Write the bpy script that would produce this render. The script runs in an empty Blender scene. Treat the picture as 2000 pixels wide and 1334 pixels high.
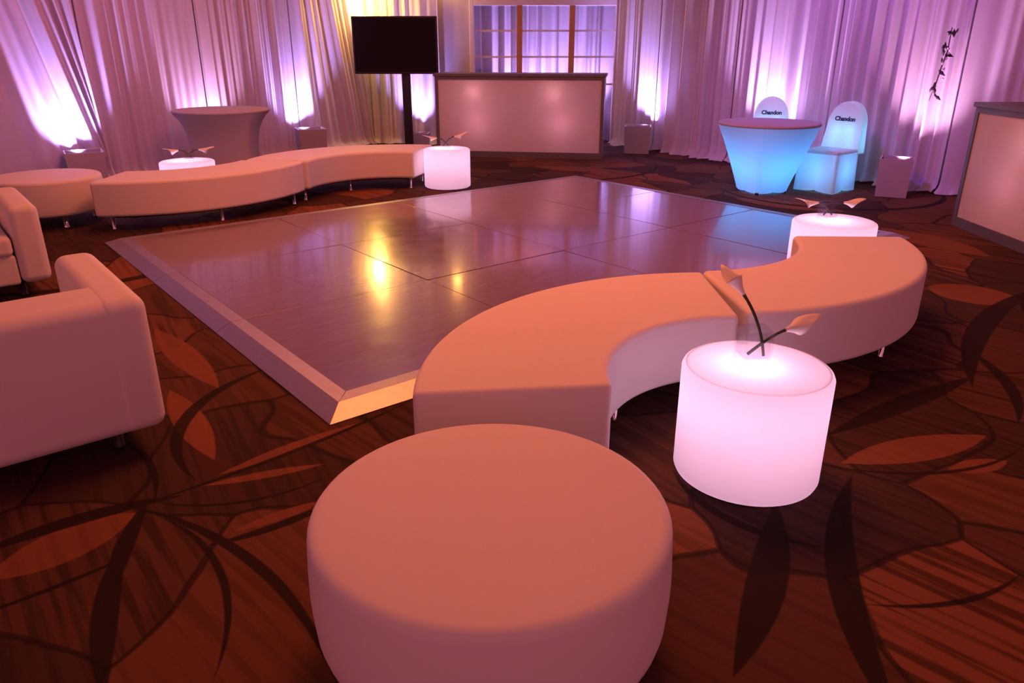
import bpy, bmesh, math, random
from mathutils import Vector, Matrix
R = math.radians
sc = bpy.context.scene
C = sc.collection

# ------------------------------------------------------------------ camera
FPX, PITCH, CAMH = 1454.0, 21.5, 1.5
cd = bpy.data.cameras.new('camera')
cd.sensor_width = 36.0
cd.lens = FPX / 2000.0 * 36.0
cd.clip_start = 0.05
cam = bpy.data.objects.new('camera', cd)
cam.location = (0, 0, CAMH)
cam.rotation_euler = (R(90 - PITCH), 0, 0)
C.objects.link(cam)
sc.camera = cam
# ------------------------------------------------------------------ world, exposure, room lights
wd = bpy.data.worlds.new('world'); sc.world = wd; wd.use_nodes = True
wd.node_tree.nodes['Background'].inputs[0].default_value = (1.0, 0.25, 0.32, 1)
wd.node_tree.nodes['Background'].inputs[1].default_value = 0.62
sc.view_settings.view_transform = 'Standard'
sc.view_settings.look = 'None'
sc.view_settings.exposure = 0.0
sc.view_settings.gamma = 1.0
sc.view_settings.use_curve_mapping = False
sc.cycles.use_denoising = True
sc.cycles.max_bounces = 6
sc.cycles.diffuse_bounces = 3
sc.cycles.glossy_bounces = 3
sc.cycles.adaptive_threshold = 0.03

def lamp(name, kind, loc, energy, color, parent=None, **kw):
    l = bpy.data.lights.new(name, kind); l.energy = energy; l.color = color
    for k, v in kw.items(): setattr(l, k, v)
    o = bpy.data.objects.new(name, l); o.location = loc; C.objects.link(o)
    if parent: o.parent = parent
    return o

AMBER = (1.0, 0.21, 0.06)
CEIL = 4.3
# amber house lights in the ballroom ceiling
for (lx, ly, e) in ((0.2, 4.8, 150), (-2.3, 7.6, 80)):
    o = lamp('amber_house_light', 'AREA', (lx, ly, CEIL - 0.12), e, AMBER, shape='DISK', size=2.0)
# added fill: unseen violet spots near the ceiling that tint the drapes
for (lx, ly, tx, ty, e) in ((1.0, 7.0, 3.9, 9.3, 520), (-2.4, 7.0, -5.0, 9.2, 110)):
    o = lamp('violet_fill_light', 'SPOT', (lx, ly, CEIL - 0.25), e, (0.42, 0.16, 1.0), spot_size=R(66), spot_blend=1.0, shadow_soft_size=0.15)
    o.rotation_euler = (Vector((tx, ty, 1.6)) - Vector((lx, ly, CEIL))).to_track_quat('-Z', 'Y').to_euler()

# ------------------------------------------------------------------ helpers
def empty(name, loc=(0, 0, 0), rz=0.0):
    o = bpy.data.objects.new(name, None); o.location = loc; o.rotation_euler = (0, 0, rz)
    o.empty_display_size = 0.1
    C.objects.link(o); return o
def tag(o, label=None, cat=None, group=None, kind=None):
    if label: o['label'] = label
    if cat: o['category'] = cat
    if group: o['group'] = group
    if kind: o['kind'] = kind
    return o
def mobj(name, verts, faces, mat, parent=None, smooth=True, bevel=0, segs=3, ang=35, solid=0):
    me = bpy.data.meshes.new(name); me.from_pydata([tuple(v) for v in verts], [], faces); me.update()
    return finish(name, me, mat, parent, smooth, bevel, segs, ang, solid)
def finish(name, me, mat, parent=None, smooth=True, bevel=0, segs=3, ang=35, solid=0):
    me.materials.append(mat)
    for p in me.polygons: p.use_smooth = smooth
    o = bpy.data.objects.new(name, me); C.objects.link(o)
    if parent: o.parent = parent
    if solid:
        m = o.modifiers.new('solid', 'SOLIDIFY'); m.thickness = solid; m.offset = 0
    if bevel:
        m = o.modifiers.new('bevel', 'BEVEL'); m.width = bevel; m.segments = segs
        m.limit_method = 'ANGLE'; m.angle_limit = R(ang); m.harden_normals = True
    return o
class MB:
    def __init__(s): s.v = []; s.f = []
    def add(s, v, f):
        k = len(s.v); s.v += [tuple(x) for x in v]; s.f += [tuple(i + k for i in q) for q in f]; return s
    def box(s, x0, x1, y0, y1, z0, z1):
        return s.add([(x0,y0,z0),(x1,y0,z0),(x1,y1,z0),(x0,y1,z0),(x0,y0,z1),(x1,y0,z1),(x1,y1,z1),(x0,y1,z1)],
                     [(0,3,2,1),(4,5,6,7),(0,1,5,4),(1,2,6,5),(2,3,7,6),(3,0,4,7)])
    def lathe(s, prof, n=32, cx=0, cy=0, cap=True):
        k = len(prof); v = []; f = []
        for i in range(n):
            a = 2 * math.pi * i / n
            for r, z in prof: v.append((cx + r * math.cos(a), cy + r * math.sin(a), z))
        for i in range(n):
            j = (i + 1) % n
            for q in range(k - 1): f.append((i*k+q, j*k+q, j*k+q+1, i*k+q+1))
        if cap:
            f.append(tuple(i * k for i in reversed(range(n))))
            f.append(tuple(i * k + k - 1 for i in range(n)))
        return s.add(v, f)
    def tube(s, pts, rad, n=8):
        pts = [Vector(p) for p in pts]; m = len(pts); v = []; f = []
        rr = rad if isinstance(rad, (list, tuple)) else [rad] * m
        for i, p in enumerate(pts):
            t = (pts[min(i + 1, m - 1)] - pts[max(i - 1, 0)]).normalized()
            u = t.cross(Vector((0, 0, 1)) if abs(t.z) < 0.9 else Vector((1, 0, 0))).normalized(); w = t.cross(u)
            for j in range(n):
                a = 2 * math.pi * j / n; v.append(p + (u * math.cos(a) + w * math.sin(a)) * rr[i])
        for i in range(m - 1):
            for j in range(n):
                k = (j + 1) % n; f.append((i*n+j, i*n+k, (i+1)*n+k, (i+1)*n+j))
        f.append(tuple(reversed(range(n)))); f.append(tuple((m - 1) * n + j for j in range(n)))
        return s.add(v, f)
    def prism(s, poly, z0, z1):
        n = len(poly); v = [(x, y, z0) for x, y in poly] + [(x, y, z1) for x, y in poly]
        f = [tuple(reversed(range(n))), tuple(range(n, 2 * n))] + [(i, (i+1) % n, n + (i+1) % n, n + i) for i in range(n)]
        return s.add(v, f)
    def build(s, name, mat, parent=None, **kw): return mobj(name, s.v, s.f, mat, parent, **kw)

# ------------------------------------------------------------------ materials
def newmat(name):
    m = bpy.data.materials.new(name); m.use_nodes = True
    nt = m.node_tree; b = nt.nodes['Principled BSDF']; return m, nt, b
def pmat(name, col, rough=0.5, metal=0.0, spec=0.5, noise=0.0, nscale=20, bump=0.0, bscale=200, **kw):
    m, nt, b = newmat(name)
    b.inputs['Base Color'].default_value = (*col, 1); b.inputs['Roughness'].default_value = rough
    b.inputs['Metallic'].default_value = metal; b.inputs['Specular IOR Level'].default_value = spec
    for k, v in kw.items(): b.inputs[k].default_value = v
    if noise:
        tc = nt.nodes.new('ShaderNodeTexCoord'); n = nt.nodes.new('ShaderNodeTexNoise'); n.inputs['Scale'].default_value = nscale
        n.inputs['Detail'].default_value = 4
        nt.links.new(tc.outputs['Object'], n.inputs['Vector'])
        mx = nt.nodes.new('ShaderNodeMix'); mx.data_type = 'RGBA'
        mx.inputs[6].default_value = (*[c * (1 - noise) for c in col], 1); mx.inputs[7].default_value = (*[min(1, c * (1 + noise)) for c in col], 1)
        nt.links.new(n.outputs['Fac'], mx.inputs[0]); nt.links.new(mx.outputs[2], b.inputs['Base Color'])
    if bump:
        tc = nt.nodes.new('ShaderNodeTexCoord'); n = nt.nodes.new('ShaderNodeTexNoise'); n.inputs['Scale'].default_value = bscale
        nt.links.new(tc.outputs['Object'], n.inputs['Vector'])
        bp = nt.nodes.new('ShaderNodeBump'); bp.inputs['Strength'].default_value = bump; bp.inputs['Distance'].default_value = 0.002
        nt.links.new(n.outputs['Fac'], bp.inputs['Height']); nt.links.new(bp.outputs['Normal'], b.inputs['Normal'])
    return m
def clothmat(name, col, tr, rough=0.8, noise=0.06, nscale=8, spec=0.0):
    """diffuse sheet that also lets light through"""
    m, nt, b = newmat(name); nt.nodes.remove(b)
    out = nt.nodes['Material Output']
    d = nt.nodes.new('ShaderNodeBsdfDiffuse'); t = nt.nodes.new('ShaderNodeBsdfTranslucent')
    tc = nt.nodes.new('ShaderNodeTexCoord'); n = nt.nodes.new('ShaderNodeTexNoise'); n.inputs['Scale'].default_value = nscale
    nt.links.new(tc.outputs['Object'], n.inputs['Vector'])
    mc = nt.nodes.new('ShaderNodeMix'); mc.data_type = 'RGBA'
    mc.inputs[6].default_value = (*[c * (1 - noise) for c in col], 1); mc.inputs[7].default_value = (*col, 1)
    nt.links.new(n.outputs['Fac'], mc.inputs[0])
    nt.links.new(mc.outputs[2], d.inputs[0]); nt.links.new(mc.outputs[2], t.inputs[0])
    mx = nt.nodes.new('ShaderNodeMixShader'); mx.inputs[0].default_value = tr
    nt.links.new(d.outputs[0], mx.inputs[1]); nt.links.new(t.outputs[0], mx.inputs[2])
    last = mx
    if spec:
        g = nt.nodes.new('ShaderNodeBsdfGlossy'); g.inputs['Roughness'].default_value = rough
        m2 = nt.nodes.new('ShaderNodeMixShader'); m2.inputs[0].default_value = spec
        nt.links.new(mx.outputs[0], m2.inputs[1]); nt.links.new(g.outputs[0], m2.inputs[2]); last = m2
    nt.links.new(last.outputs[0], out.inputs[0])
    return m

LEATHER = pmat('white_leatherette', (0.82, 0.80, 0.79), 0.55, spec=0.25, noise=0.02, nscale=3, bump=0.06, bscale=260)
CHROME = pmat('chrome', (0.8, 0.8, 0.82), 0.12, 1.0, noise=0.03)
BLACK = pmat('black_plastic', (0.012, 0.011, 0.012), 0.4, noise=0.1)
SCREEN = pmat('dark_screen', (0.006, 0.005, 0.006), 0.22, spec=0.15, noise=0.1)
DRAPE = clothmat('white_sheer_cloth', (0.78, 0.72, 0.76), 0.3)
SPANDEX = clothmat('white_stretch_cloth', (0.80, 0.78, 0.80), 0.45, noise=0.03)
SPANDEX_D = clothmat('opaque_stretch_cloth_shaded', (0.52, 0.47, 0.52), 0.12, noise=0.04)  # white cover; its shade is put into this darker base colour
GLOWPL = clothmat('frosted_white_plastic', (0.86, 0.82, 0.86), 0.62, rough=0.35, noise=0.01, spec=0.03)
ACRYL = clothmat('white_acrylic_panel', (0.80, 0.74, 0.77), 0.3, rough=0.3, noise=0.01, spec=0.05)
ALU = pmat('brushed_aluminium', (0.42, 0.40, 0.43), 0.42, 0.85, noise=0.12, nscale=30)
BARFRAME = pmat('grey_metal_frame', (0.17, 0.15, 0.16), 0.45, 0.4, noise=0.05)
WALLM = pmat('wall_paint', (0.40, 0.34, 0.38), 0.85, noise=0.03, nscale=2)
CEILM = pmat('ceiling_paint', (0.55, 0.50, 0.50), 0.9, noise=0.03, nscale=2)
PAINTW = pmat('white_gloss_paint', (0.72, 0.66, 0.68), 0.45, noise=0.03)
WOODO = pmat('honey_wood', (0.48, 0.22, 0.08), 0.45, noise=0.2, nscale=12)
POT = pmat('white_box_paint', (0.42, 0.37, 0.39), 0.55, noise=0.05, nscale=6)
LILY = pmat('lily_petal', (0.86, 0.84, 0.80), 0.45, noise=0.03, **{'Subsurface Weight': 0.0})
STEM = pmat('lily_stem', (0.035, 0.06, 0.015), 0.5, noise=0.25)
SPAD = pmat('lily_spadix', (0.75, 0.45, 0.06), 0.6, noise=0.1)
INK = pmat('navy_print', (0.01, 0.015, 0.06), 0.6, noise=0.1)
LEAF = pmat('dark_leaf', (0.05, 0.04, 0.045), 0.6, noise=0.2)
BLOSS = pmat('pale_blossom', (0.8, 0.7, 0.76), 0.6, noise=0.05)
def glassMat():
    m, nt, b = newmat('clear_glass'); nt.nodes.remove(b); N = nt.nodes.new; L = nt.links.new
    t = N('ShaderNodeBsdfTransparent'); t.inputs[0].default_value = (0.93, 0.93, 0.95, 1)
    g = N('ShaderNodeBsdfGlossy'); g.inputs['Roughness'].default_value = 0.03
    lw = N('ShaderNodeLayerWeight'); lw.inputs[0].default_value = 0.5; f = N('ShaderNodeMath'); f.operation = 'POWER'; f.inputs[1].default_value = 3; L(lw.outputs['Facing'], f.inputs[0]); fa = N('ShaderNodeMath'); fa.operation = 'MULTIPLY_ADD'; L(f.outputs[0], fa.inputs[0]); fa.inputs[1].default_value = 0.6; fa.inputs[2].default_value = 0.05; f = fa; mx = N('ShaderNodeMixShader')
    L(f.outputs[0], mx.inputs[0]); L(t.outputs[0], mx.inputs[1]); L(g.outputs[0], mx.inputs[2]); L(mx.outputs[0], nt.nodes['Material Output'].inputs[0])
    return m
GLASS = glassMat()
def emis(name, col, s):
    m, nt, b = newmat(name); b.inputs['Base Color'].default_value = (*col, 1)
    b.inputs['Emission Color'].default_value = (*col, 1); b.inputs['Emission Strength'].default_value = s; return m
AMBERLENS = emis('amber_lamp_lens', (1.0, 0.45, 0.12), 6)

# ---- dance-floor laminate
def danceMat():
    m, nt, b = newmat('dance_floor_laminate'); N = nt.nodes.new; L = nt.links.new
    tc = N('ShaderNodeTexCoord'); mp = N('ShaderNodeMapping'); mp.inputs['Scale'].default_value = (1.2, 9, 1)
    L(tc.outputs['Object'], mp.inputs[0])
    n = N('ShaderNodeTexNoise'); n.inputs['Scale'].default_value = 3; n.inputs['Detail'].default_value = 6
    L(mp.outputs[0], n.inputs['Vector'])
    mx = N('ShaderNodeMix'); mx.data_type = 'RGBA'
    mx.inputs[6].default_value = (0.14, 0.09, 0.12, 1); mx.inputs[7].default_value = (0.27, 0.17, 0.22, 1)
    L(n.outputs['Fac'], mx.inputs[0]); L(mx.outputs[2], b.inputs['Base Color'])
    n2 = N('ShaderNodeTexNoise'); n2.inputs['Scale'].default_value = 5; n2.inputs['Detail'].default_value = 5
    L(tc.outputs['Object'], n2.inputs['Vector'])
    mr = N('ShaderNodeMapRange'); mr.inputs[3].default_value = 0.10; mr.inputs[4].default_value = 0.26
    L(n2.outputs['Fac'], mr.inputs[0]); L(mr.outputs[0], b.inputs['Roughness'])
    bp = N('ShaderNodeBump'); bp.inputs['Strength'].default_value = 0.05; bp.inputs['Distance'].default_value = 0.004
    L(n2.outputs['Fac'], bp.inputs['Height']); L(bp.outputs[0], b.inputs['Normal'])
    b.inputs['Specular IOR Level'].default_value = 0.9
    b.inputs['Coat Weight'].default_value = 0.5; b.inputs['Coat Roughness'].default_value = 0.08
    return m
DANCE = danceMat()

# ---- carpet: leaf-like fields, hatching and dark curved bands, all in floor coordinates (metres)
BANDS = [
(0.035,-0.784,1.105,1.256,-1.48,2.14,0.33),(0.014,-4.103,5.92,4.624,-0.88,2.63,0.67),(0.012,-2.603,3.217,1.878,-1.36,1.81,0.25),
(0.03,0.36,2.381,1.66,-1.24,2.0,0.26),(0.01,-1.111,2.77,0.54,-0.98,2.31,0.36),(0.02,-1.853,0.739,1.573,-0.84,1.88,0.6),
(0.014,-1.625,1.405,0.864,-0.95,1.85,0.46),(0.035,1.179,2.662,2.533,-1.15,1.7,0.35),(0.016,-2.077,2.004,0.843,-1.43,2.48,0.29),
(0.03,-0.682,2.943,0.74,-1.32,2.93,0.55),(0.045,3.006,1.253,2.084,1.03,1.86,0.6),(0.055,-2.182,3.228,3.268,0.77,1.85,0.42),
(0.012,1.52,3.265,0.823,1.64,2.51,0.46),(0.012,1.142,2.401,0.681,1.3,1.77,0.3),(0.06,5.759,1.511,3.955,2.8,4.06,1.0),
(0.014,6.617,8.06,4.435,3.29,5.14,0.5),(0.012,2.16,3.946,0.487,2.59,4.1,0.25),(0.02,1.108,2.477,0.492,0.77,2.18,0.32),
(0.02,-1.324,2.839,0.902,-0.79,2.13,0.25),(0.05,13.044,-14.962,21.237,1.79,3.04,0.55),(0.03,1.147,3.626,1.289,2.34,3.28,0.45),
(0.06,0.5,10.6,1.5,0.5,10.0,1.6),(0.05,3.6,8.6,1.2,3.6,8.0,1.4),(0.05,-3.6,5.9,1.3,-3.0,5.2,1.2),(0.04,4.6,3.6,1.6,3.6,4.6,1.2)]
FIELDS = [(-1.60,1.83,-1.303,2.191,0.105),(-1.119,2.424,-0.661,2.852,0.04),(-1.149,2.353,-0.716,2.517,0.03),(1.273,2.517,1.984,2.743,0.09),(2.804,4.819,3.236,4.491,0.22),(-2.068,4.026,-1.38,3.193,0.08),(-0.938,2.073,-0.659,2.27,0.03),(1.66,2.46,1.941,2.536,0.05),(-1.622,3.193,-1.16,2.536,0.07),(2.4,8.0,3.3,7.3,0.2),(0.3,10.3,1.4,9.9,0.2),(3.3,6.6,3.7,5.6,0.2)]
def carpetMat():
    m, nt, b = newmat('patterned_carpet'); N = nt.nodes.new; L = nt.links.new
    g = bpy.data.node_groups.new('carpet_band', 'ShaderNodeTree')
    for nm, tp in (('P', 'NodeSocketVector'), ('C', 'NodeSocketVector'), ('D', 'NodeSocketVector'), ('R', 'NodeSocketFloat'), ('W', 'NodeSocketFloat'), ('E', 'NodeSocketFloat')):
        g.interface.new_socket(nm, in_out='INPUT', socket_type=tp)
    g.interface.new_socket('Mask', in_out='OUTPUT', socket_type='NodeSocketFloat')
    gi = g.nodes.new('NodeGroupInput'); go = g.nodes.new('NodeGroupOutput')
    def vm(a, c):
        q = g.nodes.new('ShaderNodeVectorMath'); q.operation = 'DISTANCE'; g.links.new(a, q.inputs[0]); g.links.new(c, q.inputs[1]); return q.outputs['Value']
    def ma(op, a, c=None):
        q = g.nodes.new('ShaderNodeMath'); q.operation = op
        for i, s in enumerate((a, c)):
            if s is None: continue
            if isinstance(s, (int, float)): q.inputs[i].default_value = s
            else: g.links.new(s, q.inputs[i])
        return q.outputs[0]
    d = ma('ABSOLUTE', ma('SUBTRACT', vm(gi.outputs['P'], gi.outputs['C']), gi.outputs['R']))
    e = vm(gi.outputs['P'], gi.outputs['D'])
    rel = ma('DIVIDE', e, gi.outputs['E'])                                   # bands taper off toward their ends
    wid = ma('MULTIPLY', gi.outputs['W'], ma('SUBTRACT', 1.15, ma('MULTIPLY', rel, rel)))
    msk = ma('MULTIPLY', ma('SUBTRACT', wid, d), 160.0)
    mm = g.nodes.new('ShaderNodeClamp'); g.links.new(msk, mm.inputs[0])
    lim = ma('LESS_THAN', rel, 1.07)
    g.links.new(ma('MULTIPLY', mm.outputs[0], lim), go.inputs[0])
    tc = N('ShaderNodeTexCoord'); P = tc.outputs['Object']
    def M(op, a, c=None, c2=None):
        q = N('ShaderNodeMath'); q.operation = op
        for i, s in enumerate((a, c, c2)):
            if s is None: continue
            if isinstance(s, (int, float)): q.inputs[i].default_value = s
            else: L(s, q.inputs[i])
        return q.outputs[0]
    acc = None
    for (w, cx, cy, r, mx_, my_, e) in BANDS:
        q = N('ShaderNodeGroup'); q.node_tree = g; L(P, q.inputs['P'])
        q.inputs['C'].default_value = (cx, cy, 0); q.inputs['D'].default_value = (mx_, my_, 0)
        q.inputs['R'].default_value = r; q.inputs['W'].default_value = w; q.inputs['E'].default_value = e
        acc = q.outputs[0] if acc is None else M('MAXIMUM', acc, q.outputs[0])
    # fields: warped cells, each with its own tone and hatch direction
    nz = N('ShaderNodeTexNoise'); nz.inputs['Scale'].default_value = 0.9; L(P, nz.inputs['Vector'])
    sub = N('ShaderNodeVectorMath'); sub.operation = 'MULTIPLY_ADD'; L(nz.outputs['Color'], sub.inputs[0]); sub.inputs[1].default_value = (0.9, 0.9, 0); L(P, sub.inputs[2])
    vo = N('ShaderNodeTexVoronoi'); vo.inputs['Scale'].default_value = 1.55; vo.voronoi_dimensions = '2D'; L(sub.outputs[0], vo.inputs['Vector'])
    ve = N('ShaderNodeTexVoronoi'); ve.feature = 'DISTANCE_TO_EDGE'; ve.inputs['Scale'].default_value = 1.55; ve.voronoi_dimensions = '2D'; L(sub.outputs[0], ve.inputs['Vector'])
    edge = N('ShaderNodeClamp'); L(M('MULTIPLY', M('SUBTRACT', 0.022, ve.outputs['Distance']), 90.0), edge.inputs[0])
    sep = N('ShaderNodeSeparateColor'); L(vo.outputs['Color'], sep.inputs[0])
    rot = N('ShaderNodeVectorRotate'); rot.rotation_type = 'Z_AXIS'; L(P, rot.inputs['Vector']); L(M('ADD', M('MULTIPLY', sep.outputs[1], 0.35), -0.86), rot.inputs['Angle'])
    mpv = N('ShaderNodeMapping'); mpv.inputs['Scale'].default_value = (26, 1.3, 1); L(rot.outputs[0], mpv.inputs[0])
    wv = N('ShaderNodeTexNoise'); wv.inputs['Scale'].default_value = 1.0; wv.inputs['Detail'].default_value = 2.5
    L(mpv.outputs[0], wv.inputs['Vector'])
    fine = N('ShaderNodeTexNoise'); fine.inputs['Scale'].default_value = 260; L(P, fine.inputs['Vector'])
    tone = N('ShaderNodeValToRGB'); L(sep.outputs[0], tone.inputs[0])
    cr = tone.color_ramp; cr.interpolation = 'CONSTANT'
    cols = [(0.0, (0.08, 0.037, 0.026)), (0.32, (0.12, 0.052, 0.032)), (0.58, (0.175, 0.072, 0.038)), (0.76, (0.26, 0.098, 0.044)), (0.92, (0.14, 0.058, 0.034))]
    cr.elements[0].color = (*cols[0][1], 1); cr.elements[1].position = cols[1][0]; cr.elements[1].color = (*cols[1][1], 1)
    for p_, c_ in cols[2:]:
        el = cr.elements.new(p_); el.color = (*c_, 1)
    lens = None                                    # leaf-shaped lighter fields woven between the bands
    for (ax, ay, bx_, by_, w) in FIELDS:
        a_, b_ = Vector((ax, ay)), Vector((bx_, by_)); ch = (b_ - a_).length; r_ = (ch * ch / 4 + w * w) / (2 * w)
        n_ = Vector((-(b_ - a_).y, (b_ - a_).x)).normalized(); mid = (a_ + b_) / 2; ds = []
        for sg in (-1, 1):
            cc = mid + n_ * sg * (r_ - w); q = N('ShaderNodeVectorMath'); q.operation = 'DISTANCE'; L(P, q.inputs[0]); q.inputs[1].default_value = (cc.x, cc.y, 0); ds.append(q.outputs['Value'])
        k_ = N('ShaderNodeClamp'); L(M('MULTIPLY', M('SUBTRACT', r_, M('MAXIMUM', ds[0], ds[1])), 150.0), k_.inputs[0])
        lens = k_.outputs[0] if lens is None else M('MAXIMUM', lens, k_.outputs[0])
    hr = N('ShaderNodeMapRange'); hr.inputs[1].default_value = 0.46; hr.inputs[2].default_value = 0.60; L(wv.outputs['Fac'], hr.inputs[0])
    hat = M('MULTIPLY', hr.outputs[0], M('ADD', 0.25, M('MULTIPLY', sep.outputs[2], 0.45)))
    def mix(f, a, c):
        q = N('ShaderNodeMix'); q.data_type = 'RGBA'; L(f, q.inputs[0])
        if isinstance(a, tuple): q.inputs[6].default_value = a
        else: L(a, q.inputs[6])
        if isinstance(c, tuple): q.inputs[7].default_value = c
        else: L(c, q.inputs[7])
        return q.outputs[2]
    DK = (0.022, 0.014, 0.012, 1)
    c0 = mix(lens, tone.outputs[0], (0.26, 0.098, 0.044, 1))
    c1 = mix(M('MULTIPLY', hat, M('SUBTRACT', 1.0, M('MULTIPLY', lens, 0.7))), c0, DK)
    c2 = mix(M('MULTIPLY', edge.outputs[0], M('SUBTRACT', 0.75, M('MULTIPLY', lens, 0.7))), c1, DK)
    c3 = mix(M('MULTIPLY', acc, 0.92), c2, DK)
    c4 = mix(M('MULTIPLY', fine.outputs['Fac'], 0.35), c3, DK)
    L(c4, b.inputs['Base Color']); b.inputs['Roughness'].default_value = 0.95; b.inputs['Specular IOR Level'].default_value = 0.1
    bp = N('ShaderNodeBump'); bp.inputs['Strength'].default_value = 0.4; bp.inputs['Distance'].default_value = 0.004
    L(fine.outputs['Fac'], bp.inputs['Height']); L(bp.outputs[0], b.inputs['Normal'])
    return m
CARPET = carpetMat()

# ------------------------------------------------------------------ room shell
LC = Vector((-2.37, 12.9)); LD = Vector((-0.584, -0.812)).normalized()       # left drape line
RC = Vector((1.70, 12.9)); RD = Vector((0.556, -0.831)).normalized()         # right drape line
LN = Vector((LD.y, -LD.x)); RN = Vector((-RD.y, RD.x))
LN = LN if LN.dot(Vector((0, 5)) - LC) > 0 else -LN
RN = RN if RN.dot(Vector((0, 5)) - RC) > 0 else -RN
tag(MB().prism([(-10, -3), (10, -3), (10, 14.2), (-10, 14.2)], -0.1, 0.0).build('floor', CARPET, smooth=False), kind='structure')
tag(MB().prism([(-10, -3), (10, -3), (10, 14.2), (-10, 14.2)], CEIL, CEIL + 0.1).build('ceiling', CEILM, smooth=False), kind='structure')
def wallstrip(name, p, d, n, L0, L1, back):
    a = p + d * L0 - n * back; c = p + d * L1 - n * back; a2 = a - n * 0.1; c2 = c - n * 0.1
    poly = [(a.x, a.y), (c.x, c.y), (c2.x, c2.y), (a2.x, a2.y)]
    return tag(MB().prism(poly, 0, CEIL).build(name, WALLM, smooth=False), kind='structure')
wallstrip('wall_left', LC, LD, LN, -0.3, 10.0, 0.22)
wallstrip('wall_right', RC, RD, RN, -0.9, 10.0, 0.22)
WX0, WX1, WZ = -0.68, 1.72, 2.22
wb = MB().box(-3.0, WX0, 12.95, 13.05, 0, CEIL).box(WX0, WX1 + 0.9, 12.95, 13.05, WZ, CEIL).box(-3.0, 3.4, 13.75, 13.85, 0, CEIL).box(WX0 - 0.1, WX0, 13.05, 13.75, 0, CEIL)
tag(wb.build('wall_back', WALLM, smooth=False), kind='structure')

# tall window in the back wall: white frame, two honey-coloured posts, muntins and panes
win = tag(empty('window_1', ((WX0 + WX1) / 2, 12.93, 0)), kind='structure')
hw = (WX1 - WX0) / 2
fr = MB().box(-hw, -hw + 0.07, -0.05, 0.05, 0, WZ).box(hw - 0.07, hw, -0.05, 0.05, 0, WZ).box(-hw + 0.07, hw - 0.07, -0.05, 0.05, WZ - 0.09, WZ)
fr.build('window_frame', PAINTW, win, smooth=False, bevel=0.008, segs=2)
posts = (-0.40, 0.44)
for px in posts: MB().box(px - 0.045, px + 0.045, -0.04, 0.04, 0, WZ - 0.09).build('post', WOODO, win, smooth=False, bevel=0.006, segs=2)
xs = [-hw + 0.07, posts[0] - 0.045, posts[0] + 0.045, posts[1] - 0.045, posts[1] + 0.045, hw - 0.07]
for k in range(3):
    xa, xb = xs[2 * k], xs[2 * k + 1]
    for mz in (0.95, 1.37, 1.76): MB().box(xa, xb, -0.015, 0.015, mz - 0.014, mz + 0.014).build('muntin', PAINTW, win, smooth=False)
    lv = [0.02, 0.95, 1.37, 1.76, WZ - 0.09]
    for q in range(4):
        MB().box(xa + 0.002, xb - 0.002, -0.003, 0.003, lv[q] + 0.016, lv[q + 1] - 0.016).build('pane', GLASS, win, smooth=False)

# ------------------------------------------------------------------ sheer drapes
def drape(p, d, n, s0, s1, seed, label, lean=0.0, amp=0.075, top=CEIL - 0.02, bow=0.0, wl=0.17, group='sheer drapes along the walls'):
    rnd = random.Random(seed)
    L = s1 - s0; nx = int(L / 0.016); ph = [rnd.uniform(0, 6.28) for _ in range(6)]
    zs = [0.006, 0.012, 0.03, 0.06, 0.10, 0.16, 0.25, 0.4, 0.6, 0.85, 1.15, 1.5, 1.9, 2.4, 3.0, 3.6, top]
    k0 = 2 * math.pi / wl
    def fold(s, z):
        w = s + 0.10 * math.sin(2.1 * s + ph[0]) + 0.06 * math.sin(5.3 * s + ph[1])
        q = math.sin(k0 * w + ph[2]) * (0.65 + 0.35 * math.sin(1.9 * s + ph[3])) + 0.45 * math.sin(k0 * 0.43 * w + ph[4]) + 0.28 * math.sin(k0 * 2.3 * w + ph[5])
        return q
    verts, faces = [], []
    for j, z in enumerate(zs):
        for i in range(nx + 1):
            u = i / nx; s = s0 + L * u
            sh = lean * max(0.0, 3.2 - z) * math.sin(math.pi * min(1, max(0, u)))       # folds pulled sideways toward the hem
            A = amp * (0.55 + 0.45 * (1 - z / top)) * min(1, 12 * u, 12 * (1 - u))
            off = A * fold(s, z) + 0.06
            if z < 0.14:                                                                 # hem pooling on the carpet
                t = 1 - z / 0.14
                off += t * t * (0.10 + 0.05 * math.sin(3.1 * s + ph[1]) + 0.03 * fold(s * 1.3, z))
            q = p + d * (s + sh) + n * off
            zz = z if z > 0.05 else z + 0.012 * (1 + math.sin(17 * s + ph[0])) * (z < 0.04)
            verts.append((q.x, q.y, zz))
    for j in range(len(zs) - 1):
        for i in range(nx):
            a = j * (nx + 1) + i; faces.append((a, a + 1, a + nx + 2, a + nx + 1))
    c = p + d * ((s0 + s1) / 2)
    verts = [(x - c.x, y - c.y, z) for x, y, z in verts]
    o = mobj('drape', verts, faces, DRAPE); o.location = (c.x, c.y, 0)
    return tag(o, label, 'drape', group)
drape(LC, LD, LN, 0.02, 1.5, 11, 'white sheer drape behind the television, its folds pulled slantwise', lean=-0.16, wl=0.2)
drape(LC, LD, LN, 1.52, 3.0, 12, 'white sheer drape between the television drape and the flared white table', lean=0.0, wl=0.15)
drape(LC, LD, LN, 3.02, 4.5, 13, 'white sheer drape hanging behind the flared white table', lean=0.0, wl=0.14, amp=0.05)
drape(LC, LD, LN, 4.52, 6.0, 14, 'white sheer drape behind the leftmost uplight box, folds swept to the right', lean=-0.22, wl=0.22)
drape(LC, LD, LN, 6.02, 7.6, 15, 'white sheer drape at the left edge of the picture', lean=0.0, wl=0.18)
BP = Vector((-2.3, 12.93)); BD = Vector((1, 0)); BN = Vector((0, -1))
drape(BP, BD, BN, 0.0, 1.12, 21, 'bright white sheer drape between the television pole and the bar', wl=0.2)
WP = Vector((-0.72, 13.6))
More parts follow.
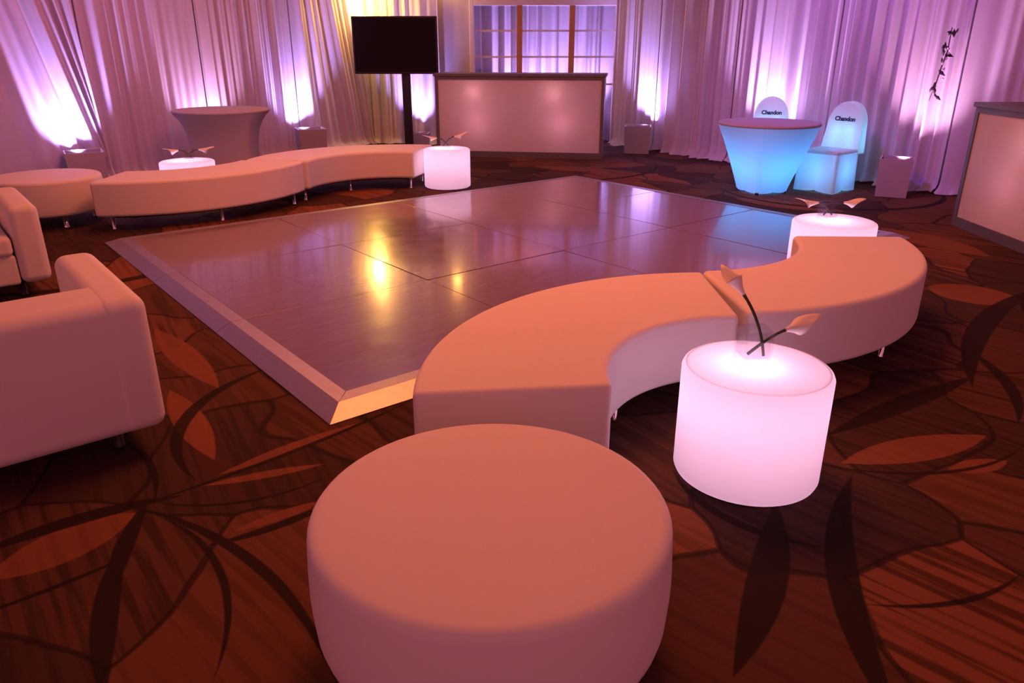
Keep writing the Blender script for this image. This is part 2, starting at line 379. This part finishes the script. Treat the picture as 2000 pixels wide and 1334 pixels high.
drape(WP, BD, BN, 0.0, 2.75, 22, 'white sheer drape seen through the panes of the tall window', wl=0.2, amp=0.05)
drape(RC, RD, RN, 0.06, 1.0, 31, 'white sheer drape beside the window, right behind the end of the bar', wl=0.15)
drape(RC, RD, RN, 1.02, 2.5, 32, 'white sheer drape between the small uplight box and the blue table', wl=0.17, amp=0.095)
drape(RC, RD, RN, 2.52, 4.0, 33, 'white sheer drape hanging behind the glowing blue table', wl=0.16, amp=0.06)
drape(RC, RD, RN, 4.02, 5.5, 34, 'white sheer drape behind the glowing blue chair, bluish in its light', wl=0.16)
drape(RC, RD, RN, 5.52, 7.1, 35, 'white sheer drape at the right edge behind the obliquely seen bar', wl=0.26, amp=0.1)
drape(RC, RD, RN, 7.12, 8.6, 36, 'white sheer drape beyond the right edge of the picture', wl=0.2)

# ------------------------------------------------------------------ uplight boxes
LAV = (0.50, 0.34, 1.0)
def uplight(x, y, rz, label, power, color, toward, w=0.40, h=0.40, size=R(104), open_box=True):
    t = tag(empty('uplight_box', (x, y, 0), rz), label, 'uplight box', 'uplight boxes along the drapes')
    b0, b1, th = w / 2 * 0.92, w / 2, 0.015
    body = MB()
    for k in range(4):
        a = math.pi / 2 * k; ca, sa = math.cos(a), math.sin(a)
        pts = [(-b0, -b0, 0), (b0, -b0, 0), (b1, -b1, h), (-b1, -b1, h), (-b0 + th, -b0 + th, 0), (b0 - th, -b0 + th, 0), (b1 - th, -b1 + th, h), (-b1 + th, -b1 + th, h)]
        body.add([(px * ca - py * sa, px * sa + py * ca, pz) for px, py, pz in pts], [(0, 1, 2, 3), (5, 4, 7, 6), (3, 2, 6, 7), (1, 0, 4, 5)])
    body.box(-b0 + th, b0 - th, -b0 + th, b0 - th, 0.005, 0.02)
    body.build('box_body', POT, t, smooth=False)
    can = MB().lathe([(0.05, 0.02), (0.075, 0.03), (0.085, h * 0.75), (0.08, h * 0.77), (0.07, h * 0.74)], 20).build('lamp_can', BLACK, t)
    MB().lathe([(0.001, h * 0.71), (0.068, h * 0.72)], 20, cap=False).build('lens', emis('uplight_lens', color, 2), can)
    v = Vector((toward[0], toward[1], 1.0)).normalized()
    v = Matrix.Rotation(-rz, 3, 'Z') @ v
    hv = Vector((v.x, v.y, 0)).normalized() * w * 0.22
    can.location = hv
    o = lamp('uplight_lamp', 'SPOT', (hv.x, hv.y, h - 0.05), power, color, t, spot_size=size, spot_blend=1.0, shadow_soft_size=0.04)
    o.rotation_euler = v.to_track_quat('-Z', 'Y').to_euler()
    return t
UP = 330
uplight(-2.98, 11.39, R(24), 'grey white uplight box behind the far curved bench', UP, LAV, tuple(-LN * 0.30))
uplight(-4.93, 8.77, R(32), 'uplight box behind the round ottoman at far left', UP, LAV, tuple(-LN * 0.30))
uplight(1.93, 11.82, R(-10), 'uplight box just right of the wide bar', UP, LAV, tuple(-RN * 0.28))
uplight(4.16, 8.20, R(-28), 'uplight box between the blue chair and the right-hand bar', UP * 0.45, (0.85, 0.42, 0.75), tuple(-RN * 0.40), w=0.33, size=R(80))
uplight(-1.50, 12.5, 0, 'uplight box hidden behind the left end of the wide bar', UP * 1.2, LAV, (-0.05, 0.3), w=0.30, h=0.22, size=R(80))
uplight(-3.82, 10.15, R(36), 'uplight box hidden behind the flared white table', UP * 0.35, (0.8, 0.45, 0.9), tuple(-LN * 0.30), w=0.34)
uplight(3.19, 9.95, R(-40), 'uplight box hidden behind the glowing blue table', UP * 0.9, (0.75, 0.48, 1.0), tuple(-RN * 0.30), w=0.34)
uplight(0.25, 13.25, 0, 'uplight box behind the window, left of its middle', UP * 1.5, LAV, (0, 0.35), w=0.3)
uplight(1.2, 13.25, 0, 'uplight box behind the window, right of its middle', UP * 1.5, LAV, (0, 0.35), w=0.3)

# ------------------------------------------------------------------ wall sconces (just above the frame; mirrored in the dance floor)
def sconce(x, y, z, dirv, label, power):
    t = tag(empty('wall_sconce', (x, y, z), math.atan2(dirv[1], dirv[0]) + math.pi / 2), label, 'sconce', 'amber wall sconces')
    MB().box(-0.06, 0.06, 0.10, 0.12, -0.14, 0.14).build('back_plate', WOODO, t, bevel=0.01, segs=2)
    MB().tube([(0, 0.1, -0.06), (0, 0.04, -0.10), (0, 0, -0.08), (0, 0, -0.05)], 0.010).build('arm', WOODO, t)
    sh = MB().lathe([(0.05, -0.06), (0.075, 0.0), (0.095, 0.10)], 24, cap=False).build('lamp_shade', AMBERLENS, t, solid=0.004)
    lamp('sconce_lamp', 'POINT', (0, 0.0, -0.15), power, (1.0, 0.52, 0.11), t, shadow_soft_size=0.08)
    return t
sconce(-2.30, 12.52, 2.33, (0.6, -0.8), 'amber wall sconce above the television', 75)
sconce(-0.98, 12.80, 2.58, (0, -1), 'amber wall sconce above the left end of the wide bar', 5)

# amber ceiling lamps (housing and lens around the house lights)
for (lx, ly, lab) in ((0.2, 4.8, 'amber ceiling lamp above the near curved bench'), (-2.3, 7.6, 'amber ceiling lamp above the far curved bench')):
    t = tag(empty('ceiling_lamp', (lx, ly, CEIL)), lab, 'ceiling lamp', 'amber ceiling lamps')
    MB().lathe([(1.01, -0.10), (1.03, -0.10), (1.05, 0.0), (1.01, 0.0), (1.01, -0.10)], 40, cap=False).build('lamp_ring', ALU, t)

# ------------------------------------------------------------------ dance floor
ON = Vector((-0.776, 2.824)); A = Vector((-0.629, 0.777)).normalized(); B = Vector((A.y, -A.x))
ang = math.atan2(B.y, B.x)
df = tag(empty('dance_floor', (ON.x, ON.y, 0), ang), 'glossy mauve grey portable dance floor with sloped metal edging', 'dance floor')
# local x runs along B, local y along A
PA, PB, RA, RB, TH = 1.25, 1.25, 0.18, 0.17, 0.045
rnd = random.Random(5)
for i in range(4):
    for j in range(3):
        g = 0.0025
        pan = MB().box(-PB/2 + g, PB/2 - g, -PA/2 + g, PA/2 - g, -TH + 0.004, 0).build('floor_panel', DANCE, df, smooth=False, bevel=0.002, segs=1)
        pan.location = (RB + PB * (i + 0.5), RA + PA * (j + 0.5), TH)
        pan.rotation_euler = (R(rnd.uniform(-0.12, 0.12)), R(rnd.uniform(-0.12, 0.12)), 0 if (i + j) % 2 else math.pi)
Wb, Wa = RB * 2 + PB * 4, RA * 2 + PA * 3
def ramp(p0, p1, q0, q1):      # p: outer ground line, q: inner line at panel height
    p0, p1, q0, q1 = map(Vector, (p0, p1, q0, q1))
    m0, m1 = p0.lerp(q0, 0.55), p1.lerp(q1, 0.55)
    h = TH + 0.002
    v = [(*p0, 0.0), (*p1, 0.0), (*p1, 0.006), (*p0, 0.006), (*m0, h), (*m1, h), (*q0, h), (*q1, h), (*q0, 0.0), (*q1, 0.0)]
    f = [(0, 1, 2, 3), (3, 2, 5, 4), (4, 5, 7, 6), (6, 7, 9, 8), (0, 3, 4, 6, 8), (1, 9, 7, 5, 2), (0, 8, 9, 1)]
    MB().add(v, f).build('edge_ramp', ALU, df, smooth=False)
for i in range(4):
    x0, x1 = RB + PB * i, RB + PB * (i + 1); g = 0.002
    a0 = 0 if i == 0 else x0 + g; a1 = Wb if i == 3 else x1 - g
    ramp((a0, 0), (a1, 0), (x0 + g, RA), (x1 - g, RA))
    ramp((a1, Wa), (a0, Wa), (x1 - g, Wa - RA), (x0 + g, Wa - RA))
for j in range(3):
    y0, y1 = RA + PA * j, RA + PA * (j + 1); g = 0.002
    a0 = 0 if j == 0 else y0 + g; a1 = Wa if j == 2 else y1 - g
    ramp((0, a1), (0, a0), (RB, y1 - g), (RB, y0 + g))
    ramp((Wb, a0), (Wb, a1), (Wb - RB, y0 + g), (Wb - RB, y1 - g))

# ------------------------------------------------------------------ curved benches and ottomans
def leg(parent, x, y, h, r=0.013, mat=None):
    MB().lathe([(r * 1.3, 0.0), (r * 1.3, 0.012), (r, 0.02), (r, h)], 12, x, y).build('leg', mat or CHROME, parent)
def bench(cx, cy, ri, ro, a0, a1, label, group, z0=0.13, z1=0.43):
    am = R((a0 + a1) / 2); rm = (ri + ro) / 2
    ox, oy = cx + rm * math.cos(am), cy + rm * math.sin(am)
    t = tag(empty('curved_bench', (ox, oy, 0)), label, 'bench', group)
    n = 44; pts = []
    for k in range(n + 1):
        a = R(a0 + (a1 - a0) * k / n); pts.append((cx + ro * math.cos(a) - ox, cy + ro * math.sin(a) - oy))
    for k in range(n + 1):
        a = R(a1 + (a0 - a1) * k / n); pts.append((cx + ri * math.cos(a) - ox, cy + ri * math.sin(a) - oy))
    MB().prism(pts, z0, z1).build('upholstered_body', LEATHER, t, bevel=0.032, segs=5, ang=45)
    pts2 = []
    for rr, rev in ((ro - 0.09, 0), (ri + 0.09, 1)):
        for k in range(25):
            q = (24 - k if rev else k) / 24; a = R(a0 + (a1 - a0) * (0.06 + 0.88 * q))
            pts2.append((cx + rr * math.cos(a) - ox, cy + rr * math.sin(a) - oy))
    MB().prism(pts2, z0 - 0.025, z0 + 0.01).build('base_frame', BLACK, t, smooth=False)
    for fa in (0.05, 0.5, 0.95):
        for rr in (ri + 0.09, ro - 0.09):
            a = R(a0 + (a1 - a0) * fa); leg(t, cx + rr * math.cos(a) - ox, cy + rr * math.sin(a) - oy, z0 + 0.005)
    return t
bench(0.985, 2.38, 0.64, 1.325, 90.2, 186, 'large white curved bench in front, orange lit, wrapping around the near glowing drum', 'near curved benches')
bench(0.925, 4.53, 0.80, 1.465, -85.6, -2, 'white curved bench at right, its far end before the right-hand glowing drum', 'near curved benches')
bench(-3.65, 7.95, 0.86, 1.535, -89, -8.0, 'far white curved bench bulging toward the dance floor at left', 'far curved benches')
bench(-1.30, 7.72, 0.80, 1.47, 76, 175.3, 'far white curved bench ending behind the middle glowing drum', 'far curved benches')

def ottoman(x, y, r, label, h=0.43):
    t = tag(empty('round_ottoman', (x, y, 0)), label, 'ottoman', 'round ottomans')
    prof = [(r - 0.03, 0.12), (r - 0.006, 0.126), (r, 0.15)]
    for k in range(5): prof.append((r + 0.006 * math.sin(math.pi * (k + 1) / 6), 0.15 + (h - 0.20) * (k + 1) / 6))
    for k in range(7):
        a = R(90 * k / 6); prof.append((r - 0.03 + 0.03 * math.cos(a), h - 0.034 + 0.03 * math.sin(a)))
    prof += [(r * 0.75, h - 0.001), (r * 0.4, h + 0.003), (0.004, h + 0.004)]
    MB().lathe(prof, 72).build('upholstered_body', LEATHER, t)
    for k in range(4): leg(t, (r - 0.1) * math.cos(R(45 + 90 * k)), (r - 0.1) * math.sin(R(45 + 90 * k)), 0.13, 0.018)
    return t
ottoman(-0.054, 1.604, 0.455, 'large white round ottoman in the foreground')
ottoman(-4.24, 6.84, 0.455, 'white round ottoman at far left beside the curved bench')

# ------------------------------------------------------------------ sofas (aligned with the dance floor)
def sofa(bx_, ay_, face, length, depth, label, H=0.60):
    """corner given in dance-floor coordinates (b, a): right-hand side plane and back/front plane"""
    c = ON + A * ay_ + B * bx_
    rz = ang if face > 0 else ang + math.pi
    t = tag(empty('sofa', (c.x, c.y, 0), rz), label, 'sofa', 'white sofas')
    # local: x along the sofa, y from its back (0) to its front (depth)
    zb, aw, bk = 0.11, 0.17, 0.30
    xr = 0.0 if face > 0 else length
    xl = -length if face > 0 else 0.0
    MB().box(xl, xr, 0, bk, zb, H).build('backrest', LEATHER, t, bevel=0.05, segs=5)
    for x0 in (xl, xr - aw): MB().box(x0 - (0.004 if x0 == xl else -0.004), x0 + aw + (0.004 if x0 != xl else -0.004), -0.004, depth, zb, H + 0.004).build('arm', LEATHER, t, bevel=0.05, segs=5)
    MB().box(xl + aw, xr - aw, bk - 0.02, depth - 0.02, zb, 0.30).build('seat_base', LEATHER, t, bevel=0.02, segs=3)
    MB().box(xl + aw + 0.005, xr - aw - 0.005, bk - 0.01, depth + 0.005, 0.295, 0.425).build('seat_cushion', LEATHER, t, bevel=0.035, segs=4)
    for x0 in (xl + 0.16, xr - 0.16):
        for y0 in (0.16, depth - 0.16): leg(t, x0, y0, zb + 0.01, 0.018, BLACK)
    return t
sofa(-0.58, 0.21, 1, 1.5, 0.88, 'white low sofa in the left foreground, seen from behind', H=0.645)
sofa(-0.57, 3.60, -1, 1.5, 0.85, 'white low sofa at the left edge, facing the foreground sofa')

# ------------------------------------------------------------------ glowing drums with vases of calla lilies
def drum(x, y, label, r=0.265, h=0.44, power=3.9, color=(1.0, 0.60, 0.85)):
    t = tag(empty('glow_drum', (x, y, 0)), label, 'glow table', 'glowing drum tables')
    prof = [(r - 0.02, 0.012), (r - 0.006, 0.016), (r, 0.03), (r, h - 0.02), (r - 0.005, h - 0.008), (r - 0.014, h - 0.002)]
    MB().lathe(prof, 64, cap=False).build('drum_wall', GLOWPL, t)
    MB().lathe([(r - 0.014, h - 0.002), (r - 0.020, h - 0.005), (r - 0.026, h), (r * 0.5, h + 0.001), (0.002, h + 0.001)], 64, cap=False).build('drum_top', GLOWPL, t)
    MB().lathe([(0.002, 0.006), (r - 0.02, 0.006), (r - 0.02, 0.012), (0.002, 0.012)], 48).build('drum_base', PAINTW, t)
    lamp('drum_lamp', 'POINT', (-0.02, 0.0, 0.32), power, color, t, shadow_soft_size=0.05)
    return t
def vase(x, y, z, rz, label, w=0.095, h=0.115):
    a, th, bz = w / 2, 0.006, 0.022
    ring = lambda s, zz: [(-s, -s, zz), (s, -s, zz), (s, s, zz), (-s, s, zz)]
    v = ring(a, 0) + ring(a, h) + ring(a - th, h) + ring(a - th, bz)
    f = [(3, 2, 1, 0)]
    for l in range(3):
        for k in range(4): f.append((l*4+k, l*4+(k+1) % 4, (l+1)*4+(k+1) % 4, (l+1)*4+k))
    f.append((12, 13, 14, 15))
    o = mobj('glass_vase', v, f, GLASS, smooth=False); o.location = (x, y, z + 0.0005); o.rotation_euler = (0, 0, rz)
    return tag(o, label, 'vase', 'small square glass vases')
def lily(p0, p1, p2, label, size=1.0, roll=0.0, group='calla lilies'):
    """stem from p0 in the vase through p1 to the flower base p2; the flower continues on"""
    p0, p1, p2 = map(Vector, (p0, p1, p2))
    t = tag(empty('calla_lily', p0), label, 'flower', group)
    n = 10; pts = []
    for k in range(n + 1):
        u = k / n; pts.append(p0 * (1-u)**2 + p1 * 2*u*(1-u) + p2 * u*u)
    MB().tube([q - p0 for q in pts], [0.0055 * size] * n + [0.007 * size], 8).build('stem', STEM, t)
    d = (p2 - p1).normalized()
    u_ = d.cross(Vector((0, 0, 1))).normalized(); w_ = u_.cross(d)
    rot = Matrix.Rotation(roll, 3, d); u_ = rot @ u_; w_ = rot @ w_
    v = []; f = []; na, nl = 18, 9
    for i in range(nl):
        s = i / (nl - 1)
        for j in range(na):
            th = 2 * math.pi * j / na
            L = (0.065 + 0.09 * (0.5 + 0.5 * math.cos(th)) ** 3) * size
            rr = (0.006 + 0.012 * s + 0.013 * s ** 2 * (1.4 - 0.9 * (0.5 + 0.5 * math.cos(th)) ** 3)) * size
            q = p2 - d * 0.004 + d * (L * s) + (w_ * math.cos(th) + u_ * math.sin(th) * 0.9) * rr
            v.append(q - p0)
    for i in range(nl - 1):
        for j in range(na):
            k = (j + 1) % na; f.append((i*na+j, i*na+k, (i+1)*na+k, (i+1)*na+j))
    mobj('spathe', v, f, LILY, t, solid=0.0015)
    MB().tube([p2 - p0 + d * 0.01, p2 - p0 + d * 0.05 * size, p2 - p0 + d * 0.075 * size], [0.004, 0.005, 0.002], 8).build('spadix', SPAD, t)
    return t
def arrangement(x, y, z, w, dl, dr, names, rz=0.35, s=1.0):
    vase(x, y, z, rz, names[0])
    c = Vector((x, y, z))
    for dv, lab in ((dl, names[1]), (dr, names[2])):
        tip = c + Vector(dv)
        hd = Vector((dv[0], dv[1], 0)).normalized()
        start = c - hd * 0.028 + Vector((0, 0, 0.032))
        end = start.lerp(tip, 0.58)
        mid = start.lerp(end, 0.55) + Vector((0, 0, 0.035))
        lily(start, mid, end, lab, s, roll=0.3)
drum(0.882, 2.457, 'glowing white drum table in the right foreground')
drum(2.135, 4.875, 'glowing white drum table at the far end of the right curved bench')
drum(-0.745, 8.70, 'glowing white drum table in front of the wide bar')
drum(-3.30, 7.70, 'glowing white drum table half hidden behind the far left curved bench')
drum(-5.57, 7.25, 'glowing white drum table just past the left edge')
# near arrangement: one lily leans long to the upper left, the other lies out to the right
vase(0.872, 2.50, 0.441, 0.12, 'small glass vase on the near glowing drum', 0.10, 0.125)
lily((0.905, 2.475, 0.470), (0.885, 2.48, 0.60), (0.835, 2.56, 0.675), 'long dark-stemmed calla lily leaning left out of the near vase', 1.0, roll=2.6)
lily((0.845, 2.47, 0.478), (0.93, 2.49, 0.545), (0.99, 2.52, 0.552), 'calla lily lying out to the right of the near vase', 1.05, roll=0.5)
arrangement(2.09, 4.90, 0.441, 0.1, (-0.13, 0.03, 0.165), (0.20, 0.03, 0.165), ('small glass vase on the drum beside the right curved bench', 'calla lily leaning left in the vase by the right curved bench', 'calla lily leaning right in the vase by the right curved bench'))
arrangement(-0.75, 8.70, 0.441, 0.1, (-0.20, 0.0, 0.17), (0.19, 0.0, 0.20), ('small glass vase on the drum before the wide bar', 'calla lily leaning left on the drum before the wide bar', 'calla lily leaning right on the drum before the wide bar'), s=1.1)
arrangement(-3.27, 7.70, 0.441, 0.1, (-0.19, 0.0, 0.15), (0.21, 0.0, 0.165), ('small glass vase on the drum before the flared white table', 'calla lily leaning left before the flared white table', 'calla lily leaning right before the flared white table'), s=1.1)
arrangement(-5.45, 7.27, 0.441, 0.1, (-0.19, 0.0, 0.15), (0.30, 0.02, 0.13), ('small glass vase on the drum past the left edge', 'calla lily leaning left on the drum past the left edge', 'pale calla lily just reaching in at the left edge'), s=1.1)

# ------------------------------------------------------------------ bars
def bar(x, y, rz, L, H, label, spots, depth=0.62, power=3.4):
    t = tag(empty('portable_bar', (x, y, 0), rz), label, 'bar', 'white panel bars')
    ft = 0.045
    fr = MB().box(-0.001, ft, 0, 0.05, 0.0, H - 0.04).box(L - ft, L, 0, 0.05, 0.0, H - 0.04).box(ft, L - ft, 0, 0.05, 0.0, 0.085).box(ft, L - ft, 0, 0.05, H - 0.085, H - 0.04)
    fr.build('front_frame', BARFRAME, t, smooth=False)
    MB().box(ft, L - ft, 0.012, 0.018, 0.085, H - 0.085).build('front_panel', ACRYL, t, smooth=False)
    for x0 in (0.0, L - 0.03): MB().box(x0, x0 + 0.03, 0.05, depth, 0.0, H - 0.04).build('side_panel', BARFRAME, t, smooth=False)
    MB().box(0.03, L - 0.03, 0.30, 0.32, 0.0, H - 0.04).build('inner_panel', PAINTW, t, smooth=False)
    MB().box(-0.02, L + 0.02, -0.02, depth + 0.02, H - 0.04, H).build('counter_top', BARFRAME, t, smooth=False, bevel=0.006, segs=2)
    for sx in spots: lamp('bar_inner_light', 'POINT', (sx, 0.16, H - 0.25), power * 1.5, (1.0, 0.45, 0.48), t, shadow_soft_size=0.05)
    for sx in (L * 0.25, L * 0.75): lamp('bar_inner_light', 'POINT', (sx, 0.24, H * 0.42), power * 1.9, (1.0, 0.38, 0.50), t, shadow_soft_size=0.05)  # lower pair added as fill, lifting the whole front panel
    return t
bar(-1.115, 11.36, math.atan2(-0.36, 2.43), 2.44, 1.165, 'wide white-panelled bar with dark frame at the back of the room', (0.56, 1.72))
rb = bar(4.01, 6.72, R(-90), 2.44, 1.07, 'white-panelled bar seen obliquely at the right edge', (0.75, 1.7), power=2.6)
for k in range(4):
    g = MB().lathe([(0.002, 0.0), (0.026, 0.0), (0.032, 0.07), (0.029, 0.07), (0.024, 0.008), (0.002, 0.008)], 20).build('drinking_glass', GLASS)
    g.location = (4.11, 5.95 - 0.085 * k, 1.0705)
    tag(g, ('leftmost', 'second from the left', 'third from the left', 'rightmost')[k] + ' small clear glass in the row on the right-hand bar', 'glass', 'glasses on the right-hand bar')

# ------------------------------------------------------------------ television on a stand
tv = tag(empty('television', (-1.735, 12.05, 0), R(-2)), 'black flat television on a single black floor stand', 'television')
MB().box(-0.66, 0.62, -0.03, 0.03, 1.135, 1.945).build('screen_case', BLACK, tv, smooth=False, bevel=0.012, segs=2)
MB().box(-0.635, 0.595, -0.034, -0.028, 1.165, 1.92).build('screen', SCREEN, tv, smooth=False)
MB().box(0.045, 0.175, 0.03, 0.09, 0.02, 1.55).build('pole', BLACK, tv, smooth=False, bevel=0.01, segs=2)
MB().box(-0.10, 0.36, 0.03, 0.075, 1.35, 1.72).build('mount_plate', BLACK, tv, smooth=False)
MB().box(-0.30, 0.56, -0.28, 0.24, 0.0, 0.02).build('base_plate', BLACK, tv, smooth=False, bevel=0.006, segs=2)

# ------------------------------------------------------------------ stretch-covered tables and chairs
def sq(r_round, r_sq, a, m):          # blend of circle and rounded square
    c, s = abs(math.cos(a)), abs(math.sin(a)); k = 1 / max(c, s)
    return r_round * (1 - m) + r_sq * (0.35 + 0.65 * k) * m
def stretch_table(x, y, rz, H, rt, rb, neck, label, mat, light=None, curve=1.0, scallop=0.05, group=None, topmat=None):
    t = tag(empty('stretch_table', (x, y, 0), rz), label, 'table', group)
    n = 64; rows = 16; v = []; f = []
    for j in range(rows + 1):
        u = j / rows
        for i in range(n):
            a = 2 * math.pi * i / n
            w = u ** curve
            r = sq(rb * (1 - w) + rt * w, rb * (1 - w) + rt * w, a, (1 - w) * 0.9)
            if neck: r -= neck * math.sin(math.pi * u) ** 1.0
            z0 = scallop * (1 - abs(math.cos(2 * (a - math.pi / 4))) ** 0.6) if scallop else 0
            z = 0.012 + z0 * (1 - u) ** 2 + (H - 0.03 - 0.012) * u
            v.append((r * math.cos(a), r * math.sin(a), z))
    for j in range(rows):
        for i in range(n):
            k = (i + 1) % n; f.append((j*n+i, j*n+k, (j+1)*n+k, (j+1)*n+i))
    mobj('stretch_skirt', v, f, mat, t)
    MB().lathe([(rt - 0.004, H - 0.03), (rt + 0.004, H - 0.026), (rt + 0.006, H - 0.012), (rt, H - 0.002), (rt - 0.02, H), (0.003, H + 0.001)], 64).build('table_top', topmat or mat, t)
    for k in range(4):
        a = math.pi / 4 + math.pi / 2 * k; q = rb * 1.17
        MB().lathe([(0.022, 0.0), (0.022, 0.02), (0.012, 0.03), (0.003, 0.031)], 12, q * math.cos(a), q * math.sin(a)).build('foot', BLACK, t)
    if light:
        for dz, e in light[1]: lamp('table_lamp', 'POINT', (0, 0, dz), e, light[0], t, shadow_soft_size=0.08)
    return t
CYAN = (0.035, 0.36, 1.0)
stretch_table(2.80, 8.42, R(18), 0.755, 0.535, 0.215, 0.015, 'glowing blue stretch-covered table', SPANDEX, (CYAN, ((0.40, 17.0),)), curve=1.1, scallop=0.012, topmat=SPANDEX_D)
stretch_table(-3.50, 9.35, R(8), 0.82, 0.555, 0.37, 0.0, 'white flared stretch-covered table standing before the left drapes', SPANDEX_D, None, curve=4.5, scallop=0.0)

def stretch_chair(x, y, rz, label):
    """local: faces -y; back at +y; seat 0.45, back 0.95 high with an arched top"""
    t = tag(empty('covered_chair', (x, y, 0), rz), label, 'chair', 'glowing covered chairs')
    # backrest: arched board, slightly reclined, cover reaching to the floor behind
    def board(off):
        pts = []
        for k in range(25):
            a = math.pi * k / 24; pts.append((0.205 * math.cos(a) * (1.0), 0.66 + 0.29 * math.sin(a) ** 0.8))
        return [(0.225, 0.40)] + pts + [(-0.225, 0.40)]
    P = board(0); n = len(P)
    v = [(px, 0.19 + (pz - 0.40) * 0.16, pz) for px, pz in P] + [(px * 0.98, 0.37 + (pz - 0.40) * 0.04, pz) for px, pz in P]
    f = [tuple(range(n)), tuple(reversed(range(n, 2 * n)))] + [(i, n + i, n + (i+1) % n, (i+1) % n) for i in range(n)]
    bk = mobj('backrest_cover', v, f, SPANDEX, t, bevel=0.015, segs=3)
    # seat
    MB().prism([(-0.225, -0.24), (0.225, -0.24), (0.225, 0.20), (-0.225, 0.20)], 0.42, 0.455).build('seat_cover', SPANDEX, t, bevel=0.014, segs=3)
    # skirt down to the four legs, pinched between them
    nn = 48; rows = 8; sv = []; sf = []
    for j in range(rows + 1):
        u = j / rows
        for i in range(nn):
            a = 2 * math.pi * i / nn
            c, s = math.cos(a), math.sin(a); k = 1 / max(abs(c), abs(s))
            pin = 0.045 * (1 - u) * (1 - abs(math.sin(2 * a))) * 1.2
            rx = 0.225 * k * c * (1 + 0.05 * (1 - u)); ry = 0.225 * k * s * (1 + 0.05 * (1 - u))
            z0 = 0.018 * (1 - abs(math.sin(2 * a)) ** 0.6)
            sv.append((rx * (1 - pin * 2), (ry - 0.01) * (1 - pin * 2), 0.01 + z0 * (1 - u) ** 2 + 0.415 * u))
    for j in range(rows):
        for i in range(nn):
            k = (i + 1) % nn; sf.append((j*nn+i, j*nn+k, (j+1)*nn+k, (j+1)*nn+i))
    mobj('skirt_cover', sv, sf, SPANDEX, t)
    for sx in (-1, 1):
        for sy in (-1, 1): MB().tube([(sx * 0.19, sy * 0.19, 0), (sx * 0.18, sy * 0.18, 0.42)], 0.011, 8).build('leg', CHROME, t)
    # dark lettering across the front of the back cover
    cu = bpy.data.curves.new('lettering', 'FONT'); cu.body = 'Chandon'; cu.size = 0.064; cu.align_x = 'CENTER'; cu.extrude = 0.0015; cu.offset = 0.003
    tmp = bpy.data.objects.new('lettering_tmp', cu); C.objects.link(tmp)
    dg = bpy.context.evaluated_depsgraph_get(); me = bpy.data.meshes.new_from_object(tmp.evaluated_get(dg))
    bpy.data.objects.remove(tmp)
    o = finish('lettering', me, INK, bk, smooth=False)
    o.location = (0, 0.183 + (0.755 - 0.40) * 0.16, 0.745); o.rotation_euler = (R(90) - math.atan(0.16), 0, 0)
    lamp('chair_lamp', 'POINT', (0.0, 0.0, 0.25), 6, (0.10, 0.45, 1.0), t, shadow_soft_size=0.06)
    for lx, lz in ((-0.10, 0.50), (0.10, 0.50), (-0.08, 0.64), (0.08, 0.64)):
        lamp('chair_lamp', 'POINT', (lx, 0.31, lz), 0.6, (0.10, 0.62, 0.95), t, shadow_soft_size=0.04)
    return t
stretch_chair(3.54, 8.50, R(-50), 'glowing blue covered chair to the right of the blue table')
stretch_chair(3.13, 9.30, R(-14), 'glowing blue covered chair mostly hidden behind the blue table')

# ------------------------------------------------------------------ sprig hanging on the right drape
sp = tag(empty('hanging_sprig', (4.50, 8.35, 0.98)), 'dark sprig with small pale blossoms hanging on the right drape', 'sprig')
pts = [(-0.06, -0.03, 0.0), (-0.02, -0.03, 0.16), (0.0, -0.04, 0.34), (0.035, -0.03, 0.5), (0.04, -0.02, 0.72)]
MB().tube(pts, [0.004, 0.006, 0.007, 0.006, 0.004], 6).build('twig', LEAF, sp)
rnd = random.Random(3)
for k in range(22):
    z = rnd.uniform(0.04, 0.7); x = -0.05 + 0.13 * z + rnd.uniform(-0.035, 0.035); y = -0.035 + rnd.uniform(-0.03, 0.01); s = rnd.uniform(0.026, 0.046); a = rnd.uniform(0, 6.28)
    d = Vector((math.cos(a), -0.4, math.sin(a))).normalized(); u = d.cross(Vector((0, 1, 0.2))).normalized()
    c = Vector((x, y, z))
    mobj('leaf', [c, c + d * s + u * s * 0.45, c + d * s * 2.2, c + d * s - u * s * 0.45], [(0, 1, 2, 3)], LEAF, sp, solid=0.002)
for k in range(7):
    z = 0.22 + 0.05 * k; x = -0.03 + 0.12 * z + rnd.uniform(-0.02, 0.03)
    MB().lathe([(0.002, -0.012), (0.010, -0.008), (0.016, 0.006), (0.006, 0.012), (0.001, 0.012)], 8, x, -0.06).build('blossom', BLOSS, sp).location = (0, 0, z)
